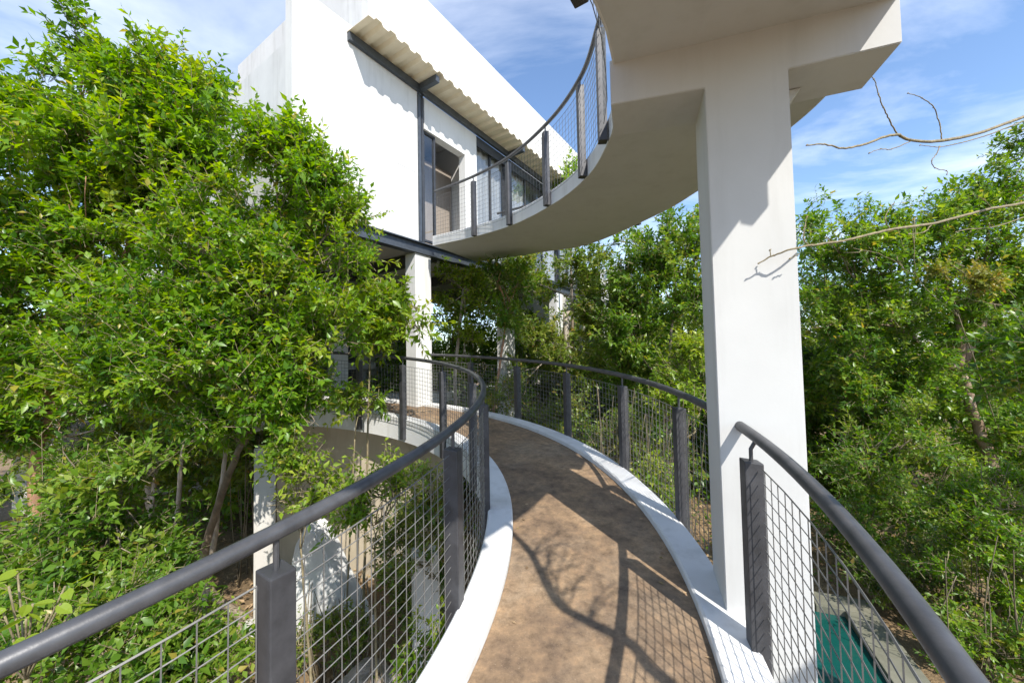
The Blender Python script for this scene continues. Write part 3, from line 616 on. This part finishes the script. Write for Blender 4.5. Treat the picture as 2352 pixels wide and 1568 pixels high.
tree('sunlit_bush', 'light green small leaved bush at the lower right edge', bl(5.2, (2300,1150,.5),(2250,1260,.42),(2340,1290,.45),(2170,1290,.3),(2230,1180,.35),(2345,1400,.35),(2260,1370,.3)), (6.6,5.3,0), at(2290,1400,5.2), 1250, 12, .06, M['leaf'], M['twig'], .04, 44, cat='bush', twig=.28)
tree('yellowing_shrub', 'yellow and orange leaved treetop clump behind the lower bare branch', bl(7.2, (1960,570,.18),(2060,590,.20),(2190,610,.22),(2100,500,.12),(2250,640,.2),(2300,700,.15)), (8.2,7.3,0), at(2200,720,7.3), 95, 11, .09, M['leaf_yel'], M['twig'], .014, 45, cat='shrub', sub=1, trunk_via=[at(2330,1150,8.3), at(2280,950,7.8)])
tree('added_shade_tree', 'boughs of an added shade tree at the right picture edge above the light green bush', bl(4.3, (2420,760,.38),(2440,880,.42),(2540,820,.6),(2640,900,.6)), (7.9,4.2,0), (7.3,4.1,3.0), 480, 13, .09, M['leaf2'], M['bark'], .1, 46, sub=2)  # tree added mostly out of view to shade the lower right ground
tree('thicket', 'dark leafy undergrowth beside the pool coping', bl(6.0, (2060,1330,.35),(2150,1370,.4),(2230,1440,.4),(2120,1290,.4),(2200,1330,.4),(2320,1480,.4),(2000,1310,.25)), (6.0,6.1,0), at(2150,1420,6.0), 620, 11, .07, M['leaf3'], M['stem'], .03, 47, cat='bush')
tree('thicket', 'leafy green undergrowth filling the bottom right corner', bl(4.9, (2200,1420,.36),(2300,1450,.38),(2250,1520,.35),(2350,1540,.35),(2150,1500,.28),(2390,1450,.35)), (5.9,4.9,0), at(2270,1540,4.9), 620, 12, .065, M['leaf2'], M['stem'], .03, 48, cat='bush', twig=.28)
def stem_thicket(label, u0, u1, d0, d1, n_, seed, vt=1290):
    rg = random.Random(seed); t = thing('stem_thicket', label, 'undergrowth', tuple(at(u0, 1500, (d0+d1)/2)*np.array([1,1,0])))
    for k in range(n_):
        u = rg.uniform(u0, u1); d = rg.uniform(d0, d1); b_ = at(u, 1500, d); b_[2] = -.05; e = at(u+rg.gauss(0,22), vt+rg.uniform(-70,60), d+rg.gauss(0,.15)); e[2] = max(e[2], .5)
        m_ = b_*.5+e*.5+np.array([rg.gauss(0,.08), rg.gauss(0,.08), 0]); mb = MB(); mb.tube(smooth_curve([b_, m_, e], 7), list(np.linspace(rg.uniform(.007,.014), .004, 7)), 5); mb.build('stem', M['stem'], t, True)
stem_thicket('bare upright stems and roots in the shade beyond the pool edge', 2010, 2200, 5.6, 6.8, 22, 51)
stem_thicket('tangle of thin dry stems at the bottom right corner', 2180, 2400, 4.6, 5.8, 22, 52)
stem_thicket('dark thin stems between the left saplings and the concrete stilt', 520, 720, 7.0, 8.2, 34, 53, 1050)
stem_thicket('dry brown shoots in front of the white fin wall', 690, 890, 4.5, 5.3, 26, 55, 1390)
tree('shrub', 'shaded small bush between the white fin and the largest boulder', bl(5.0, (760,1440,.22),(700,1470,.22),(820,1450,.2),(640,1440,.2)), (-2.4,5.0,0), at(740,1490,5.0), 190, 11, .06, M['leaf3'], M['twig'], .014, 14, cat='shrub', twig=.25)
tree('slender_tree', 'small treetop peeking over the kerb of the overhead walkway beside the house end', bl(12.6, (1312,394,.30),(1298,420,.35),(1325,430,.4)), (2.0,12.8,0), at(1308,450,12.6), 130, 11, .12, M['leaf'], M['bark'], .06, 28)
stem_thicket('bare shoots behind the far right railing', 1380, 1600, 6.4, 7.6, 26, 54, 930)

# bare tree whose trunk stands outside the picture at the right
def bare_tree():
    t = thing('bare_tree', 'leafless branches reaching in from the right edge against the sky', 'tree', (4.9,2.6,0)); rg = random.Random(8)
    tr = MB(); limb(tr, [(4.9,2.6,-.1),(4.8,2.55,2.5),(4.6,2.5,5.0),(4.4,2.2,6.4)], .13, .05, 9, 16, .02, rg); tr.build('trunk', M['bark'], t, True)
    r2 = lambda x, y: ((1700+.553*x)/1.2755, .4335*y)
    def br(name, specs, d):
        mb = MB()
        for pts, ra, rb in specs:
            P = [np.array(q) if len(q) == 3 else at(*r2(*q), float(np.interp(q[0], [945,1160,2351], [2.05,1.985,3.5]))) for q in pts]
            C = smooth_curve(P, 6*len(P)); C = C+np.array([[rg.gauss(0,.0012) for _ in range(3)] for _ in C]); mb.tube(C, list(np.linspace(ra*.72, rb*.72, len(C))), 6)
            for q in P[1:]: mb.tube([q-np.array([.005,0,.004]), q, q+np.array([.006,0,.006])], [.002,.0048,.002], 6)
        mb.build(name, M['twig'], t, True)
    d = 2.55
    br('branch', [([(4.7,2.52,5.35),(2600,560),(2351,620),(2130,700),(1920,745),(1760,745),(1680,715),(1600,730),(1490,770),(1390,785),(1290,765),(1200,770)], .022, .0045),
                  ([(1680,715),(1640,640),(1605,570),(1580,500),(1555,420),(1495,368)], .0065, .003),
                  ([(1915,745),(1905,660),(1870,570),(1810,520),(1735,495)], .0065, .003),
                  ([(1760,745),(1650,790),(1590,790),(1530,812)], .0055, .003),
                  ([(2351,640),(2200,700),(2080,740),(1980,765),(1900,778),(1800,770)], .009, .003),
                  ([(1905,775),(1885,820),(1862,852),(1880,890),(1940,905),(1942,925)], .0055, .003)], d)
    br('branch', [([(4.75,2.55,4.95),(2600,1000),(2351,1075),(2180,1105),(2000,1150),(1860,1185),(1650,1215),(1520,1245),(1400,1275),(1290,1290),(1140,1315),(1020,1355),(945,1395)], .020, .0045),
                  ([(2180,1105),(2140,1060),(2080,1030)], .006, .0025), ([(1640,1215),(1615,1160),(1640,1100),(1660,1080)], .005, .0025),
                  ([(1860,1190),(1820,1230),(1740,1240)], .006, .0025), ([(1215,1300),(1185,1270),(1190,1200),(1200,1150)], .005, .0025),
                  ([(2351,1150),(2200,1200),(2050,1215),(1990,1230)], .007, .003), ([(1010,1355),(1005,1325)], .004, .003), ([(1160,1345),(1110,1370)], .004, .003)], d)
    # a long limb curving back over the walkway; its shadow lies on the brown floor
    mb = MB(); L_ = [(4.55,2.35,6.0),(4.0,.6,6.0),(2.9,-.7,5.5),(2.1,-.75,5.15),(1.75,-.35,5.02),(1.66,-.14,5.0),(1.45,.00,5.07),(1.36,.10,5.14),(1.28,.47,5.25),(1.15,.73,5.30),(1.06,.86,5.30)]
    P = smooth_curve(L_, 60); mb.tube(P, list(np.linspace(.045,.022,60)), 8)
    for i in (34,38,41,44,47):
        for _ in range(3):
            q = P[i]; f = q+np.array([rg.gauss(.22,.1), rg.gauss(.22,.14), rg.gauss(.05,.08)]); W_ = limb(mb, [q, q*.5+f*.5+np.array([0,0,.03]), f], .008, .004, 5, 7, .006, rg)
            for _ in range(2): g = W_[4]+np.array([rg.gauss(.05,.07), rg.gauss(.05,.07), rg.gauss(.02,.05)]); limb(mb, [W_[4], W_[4]*.5+g*.5, g], .004, .002, 4, 4, .003, rg)
    mb.build('branch', M['twig'], t, True)
bare_tree()

# ------------------------------------------------------------------ far trees closing the view
far = [(-14,15,0),(-10.5,17,1),(-7,19,2),(-15,9,1),(-12,4.5,2),(-3,20,0),(.5,17.5,1),(3.5,15.5,2),(6.5,17,0),(9.5,14,1),(12.5,15,2),(12,10,0),(14,6,1),(15.5,12,2),(2,22,0),(-18,20,1),(18,18,2),(8,21,1),(-2.3,14.8,2),(-4.9,15.5,0),(1.6,13.6,1),(5.2,13.2,0)]
protos = []
def far_tree(kind):
    rg = random.Random(60+kind); bs = []
    for k in range(11):
        an = rg.uniform(0,6.28); q = rg.uniform(.2,2.0); z = rg.uniform(1.6,6.6); bs.append((np.array([q*math.cos(an), q*math.sin(an), z]), rg.uniform(.9,1.5)))
    return tree('far_tree', 'x', bs, (0,0,0), (0,0,3.0), 1350, 11, .17, (M['leaf2'], M['leaf3'], M['leaf2'])[kind], M['bark'], .16, 60+kind, sub=2, twig=.6)
where = {0:'at the far left behind the tall tree',1:'second from the far left behind the house',2:'behind the house left of its columns',3:'beyond the left trees low at the edge',4:'at the left edge behind the reddish trunk',5:'right behind the house undercroft',6:'behind the pale mottled trunk in the middle',7:'just left of the pier top',8:'hidden partly by the pier',9:'right of the pier behind the leaning trunk',10:'above the yellowing clump on the right',11:'behind the lower bare branch at right',12:'at the far right edge behind the bush',13:'in the right distance behind the broad tree',14:'in the middle distance under the walkway',15:'in the deep left distance',16:'in the deep right distance',17:'behind the lush tree beside the pier',18:'seen under the house past the lower white column',19:'under the house left of the lower white column',21:'closing the gap left of the pier behind the lush tree',20:'closing the gap under the middle of the overhead walkway'}
for k, (x, y, kind) in enumerate(far):
    if len(protos) < 3 and kind == len(protos): src = far_tree(kind); protos.append(src); o = src
    else:
        src = protos[kind % len(protos)]; o = src.copy(); COL.objects.link(o)
        for ch in src.children: c = ch.copy(); COL.objects.link(c); c.parent = o
    o.location = (x, y, 0); o.rotation_euler = (0,0,1.7*k); s = .95+.12*math.sin(k*2.1); o.scale = (s,s,s*(1.0 if x < 7 else .86))
    tag(o, 'distant forest tree '+where[k], 'tree', 'distant forest trees closing the view')

hedge = [(-5.2,13.0,'behind the undercroft at left'),(-2.4,12.2,'seen past the lower white column'),(-.4,13.4,'behind the slender sunlit tree'),(1.9,12.4,'left of the pale mottled trunk'),(4.2,12.0,'right of the pale mottled trunk'),(6.6,11.6,'just left of the pier'),(9.0,11.0,'just right of the pier'),(11.0,9.0,'in the right distance'),(-9.5,9.8,'behind the left saplings'),(-7.5,12.0,'in the left distance'),(-2.3,13.4,'tallest, under the house past the lower white column'),(-.7,14.8,'tall, behind the slender sunlit tree')]
hp = None
for k, (x, y, lab) in enumerate(hedge):
    if hp is None:
        rg_ = random.Random(77); hp = o = tree('understory_bush', 'x', [(np.array([rg_.gauss(0,.8), rg_.gauss(0,.6), rg_.uniform(.5,3.0)]), rg_.uniform(.5,.9)) for _ in range(9)], (0,0,0), (0,0,1.0), 1000, 11, .12, M['leaf2'], M['stem'], .06, 78, cat='bush', sub=2)
    else:
        o = hp.copy(); COL.objects.link(o)
        for ch in hp.children: c = ch.copy(); COL.objects.link(c); c.parent = o
    o.location = (x, y, 0); o.rotation_euler = (0,0,2.3*k); s = 1.0+.15*math.sin(k*1.7); o.scale = (s*1.15,s*1.15,s*(1.9 if k > 9 else 1.2))
    tag(o, 'dense green understory bush '+lab, 'bush', 'understory bushes below the forest trees')

# ------------------------------------------------------------------ things under the walkway
stl = thing('concrete_stilt', 'tall thin pale concrete stilt at left below the ramp', 'column', (-3.75,5.6,0))
b_ = at(608,1440,5.7); mb = MB(); x, y = b_[0], b_[1]; e = np.array([.55,.83]); 
def rot_box(mb, cx, cy, ang, w, d, z0, z1, tap=1.):
    c, s = math.cos(ang), math.sin(ang); q = [(-w/2,-d/2),(w/2,-d/2),(w/2,d/2),(-w/2,d/2)]
    return mb.hexa([(cx+c*a-s*b, cy+s*a+c*b, z0) for a, b in q]+[(cx+tap*(c*a-s*b), cy+tap*(s*a+c*b), z1) for a, b in q])
rot_box(MB(), 0,0,0,1,1,0,1)
rot_box(mb, x, y, R(30), .26, .26, -.1, 2.75).build('shaft', M['grey_conc'], stl, bevel=.008); rot_box(MB(), x, y, R(30), .5, .5, -.1, .22).build('footing', M['grey_conc'], stl, bevel=.015)
def fin():
    t = thing('white_fin', 'sunlit white tapering fin wall standing on the ground under the ramp', 'wall', tuple(at(760,1400,6.0)*np.array([1,1,0])))
    px = [(650,1470),(660,1330),(676,1252),(702,1205),(722,1222),(742,1262),(768,1325),(800,1385),(826,1440),(835,1475)]
    A = [at(u, v, 5.6+.0012*(u-600)) for u, v in px]; off = np.array([.12,.30,0])
    for p in A: p[2] = max(p[2], -.1)
    B_ = [p+off for p in A]; k = len(A)
    o = recalc(pydata('fin_wall', A+B_, [tuple(range(k)), tuple(range(2*k-1,k-1,-1))]+[(i,i+k,(i+1)%k+k,(i+1)%k) for i in range(k)], M['side'], t))
    bm = bmesh.new(); bm.from_mesh(o.data); bmesh.ops.bevel(bm, geom=bm.edges[:], offset=.02, segments=2, affect='EDGES'); bm.to_mesh(o.data); bm.free()
fin()
st2 = thing('concrete_stilt', 'short grey concrete stilt under the inner kerb near the camera', 'column', tuple(at(975,1500,4.6)*np.array([1,1,0])))
q = at(978,1500,4.6); rot_box(MB(), q[0], q[1], R(20), .28, .28, -.1, 1.75).build('shaft', M['grey_conc'], st2, bevel=.008); rot_box(MB(), q[0], q[1], R(20), .56, .54, -.1, .15).build('footing', M['grey_conc'], st2, bevel=.015)
def boulder(p, s, label, seed):
    rg = np.random.default_rng(seed); bm = bmesh.new(); bmesh.ops.create_icosphere(bm, subdivisions=4, radius=1)
    for v in bm.verts:
        c = np.array(v.co); k = 1+.16*clump(c[None]*1.1, 1, seed)[0]+.06*clump(c[None]*3, 1, seed+3)[0]; v.co = Vector(c*k*np.array(s)*(.9 if c[2] < 0 else 1))
    me = bpy.data.meshes.new('boulder'); bm.to_mesh(me); bm.free(); me.polygons.foreach_set('use_smooth', [True]*len(me.polygons))
    o = link('boulder', me, M['rock']); o.location = (p[0], p[1], s[2]*.55); o.rotation_euler = (0,0,seed); tag(o, label, 'boulder', 'boulders under the ramp')
boulder(at(840,1500,4.6), (.38,.30,.26), 'largest pinkish boulder below the mesh of the left railing', 1)
boulder(at(740,1530,4.4), (.26,.22,.17), 'flat boulder left of the largest one', 2)
boulder(at(880,1560,4.2), (.2,.18,.14), 'small boulder in front of the largest one', 3)
boulder(at(520,1470,5.6), (.28,.2,.16), 'pale boulder at the foot of the tall thin stilt', 4)
boulder(at(2060,1340,7.6), (.3,.25,.2), 'mossy boulder beyond the pool corner', 5)

# pool
def pool():
    t = thing('swimming_pool', 'teal pool with weathered stone coping at the lower right', 'pool', tuple(at_z(1950,1450,.1)))
    A, B_ = at_z(1940,1400,.16), at_z(2053,1568,.16); d = unit(B_-A); d[2] = 0; nrm = np.array([d[1], -d[0], 0]);
    if nrm[0] < 0: nrm = -nrm
    L_ = 6.5; g = lambda s, w, z: tuple((A+d*s+nrm*w)*np.array([1,1,0])+np.array([0,0,z]))
    MB().hexa([g(0,-2.6,-.1),g(0,0,-.1),g(L_,0,-.1),g(L_,-2.6,-.1),g(0,-2.6,.06),g(0,0,.06),g(L_,0,.06),g(L_,-2.6,.06)]).build('water', M['water'], t)
    k = 9; w = .40
    for i in range(k):
        s0, s1 = i*L_/k+.006, (i+1)*L_/k-.006; j = random.uniform(-.008,.008)
        recalc(MB().hexa([g(s0,.004,-.1),g(s0,w,-.1),g(s1,w,-.1),g(s1,.004,-.1),g(s0,.004,.16+j),g(s0,w,.16+j),g(s1,w,.16+j),g(s1,.004,.16+j)]).build('coping_stone', M['stone'], t, bevel=.012))
    for i in range(4):
        s0, s1 = -2.6+i*.75+.006, -2.6+(i+1)*.75-.006
        recalc(MB().hexa([g(-.40,s0,-.1),g(-.40,s1,-.1),g(-.004,s1,-.1),g(-.004,s0,-.1),g(-.40,s0,.16),g(-.40,s1,.16),g(-.004,s1,.16),g(-.004,s0,.16)]).build('coping_stone', M['stone'], t, bevel=.012))
pool()

# neighbouring white buildings glimpsed through the leaves
def neighbour(label, cx, cy, ang, w, d, h, posts=()):
    t = thing('neighbour_house', label, 'house', (cx,cy,0)); c, s = math.cos(ang), math.sin(ang); g = lambda a, b, z: (cx+c*a-s*b, cy+s*a+c*b, z)
    def bx(name, a0, a1, b0, b1, z0, z1, m_, par=t): return recalc(MB().hexa([g(a0,b0,z0),g(a1,b0,z0),g(a1,b1,z0),g(a0,b1,z0),g(a0,b0,z1),g(a1,b0,z1),g(a1,b1,z1),g(a0,b1,z1)]).build(name, m_, par))
    bx('wall', -w/2,w/2,0,d,-.1,h,M['grey_conc']); bx('roof', -w/2-.3,w/2+.3,-.3,d+.3,h+.002,h+.25,M['grey_conc'])
    for k in range(3):
        a = -w/2+w*(k+.5)/3; f_ = bx('window', a-.55,a+.55,-.05,-.004,1.0,2.4,M['frame']); bx('pane', a-.48,a+.48,-.06,-.052,1.08,2.32,M['glass'],f_)
    for a in posts: bx('post', a-.14,a+.14,-1.6,-1.32,-.1,h,M['white'])
neighbour('white low neighbour house glimpsed through the leaves at far left', -9.5, 12.5, R(25), 9, 4, 3.6)
neighbour('white neighbour house glimpsed in the middle behind the forest trees', 2.2, 16.5, R(-8), 5, 4, 7.2, (-.6,1.6))

# leaf litter and ground cover
def litter():
    n_ = 9000; rg = np.random.default_rng(5); P = np.stack([rg.uniform(-8,8,n_), rg.uniform(2.5,12,n_), np.full(n_, .02)+rg.random(n_)*.05], 1)
    keep = ~((P[:,0] > 2.2) & (P[:,1] < 6.6) & (P[:,0] < 6.2)); P = P[keep]; n_ = len(P); d = unit(rg.normal(size=(n_,3))*np.array([1,1,.2])); nr = unit(np.array([0,0,1.])+.3*rg.normal(size=(n_,3))); L_ = .06+.06*rg.random(n_)
    tag(leaf_mesh('leaf_litter', P, d, nr, L_, L_*.5, rg.random(n_), mat_=M['litter']), 'dry brown fallen leaves scattered over the forest floor', 'leaf litter', kind='stuff')
    n_ = 16000; P = np.stack([rg.uniform(-9,12,n_), rg.uniform(3.5,13,n_), rg.random(n_)**2*.45], 1)
    keep = (clump(P, .9, 2.) > .15) & ~((P[:,0] < -2.2) & (P[:,1] < 8.2) & (P[:,0] > -5.2)) & ~((P[:,0] > 2.0) & (P[:,1] < 6.8) & (P[:,0] < 6.2)); P = P[keep]; n_ = len(P); d = unit(rg.normal(size=(n_,3))*np.array([1,1,.4])); nr = unit(np.array([0,0,1.])+.4*rg.normal(size=(n_,3))); L_ = .07+.07*rg.random(n_)
    tag(leaf_mesh('ground_cover', P, d, nr, L_, L_*.5, np.clip(rg.normal(.4,.2,n_),0,.9), mat_=M['leaf2']), 'low green plants covering patches of the forest floor', 'ground cover', kind='stuff')
litter()
def deck_leaves():
    rg = np.random.default_rng(9); n_ = 70; th = rg.uniform(-.45,1.2,n_); r = RI+RW*np.where(rg.random(n_) < .7, np.where(rg.random(n_) < .5, rg.random(n_)*.12, 1-rg.random(n_)*.12), rg.random(n_))
    P = np.array([rp(a, b, .004) for a, b in zip(th, r)]); d = unit(rg.normal(size=(n_,3))*np.array([1,1,.02])); nr = unit(np.array([0,0,1.])+.15*rg.normal(size=(n_,3))); L_ = .018+.03*rg.random(n_)
    tag(leaf_mesh('fallen_leaves', P, d, nr, L_, L_*.5, rg.random(n_), droop=.02, mat_=M['litter']), 'small dry leaves scattered on the brown ramp floor', 'fallen leaves', kind='stuff')
deck_leaves()
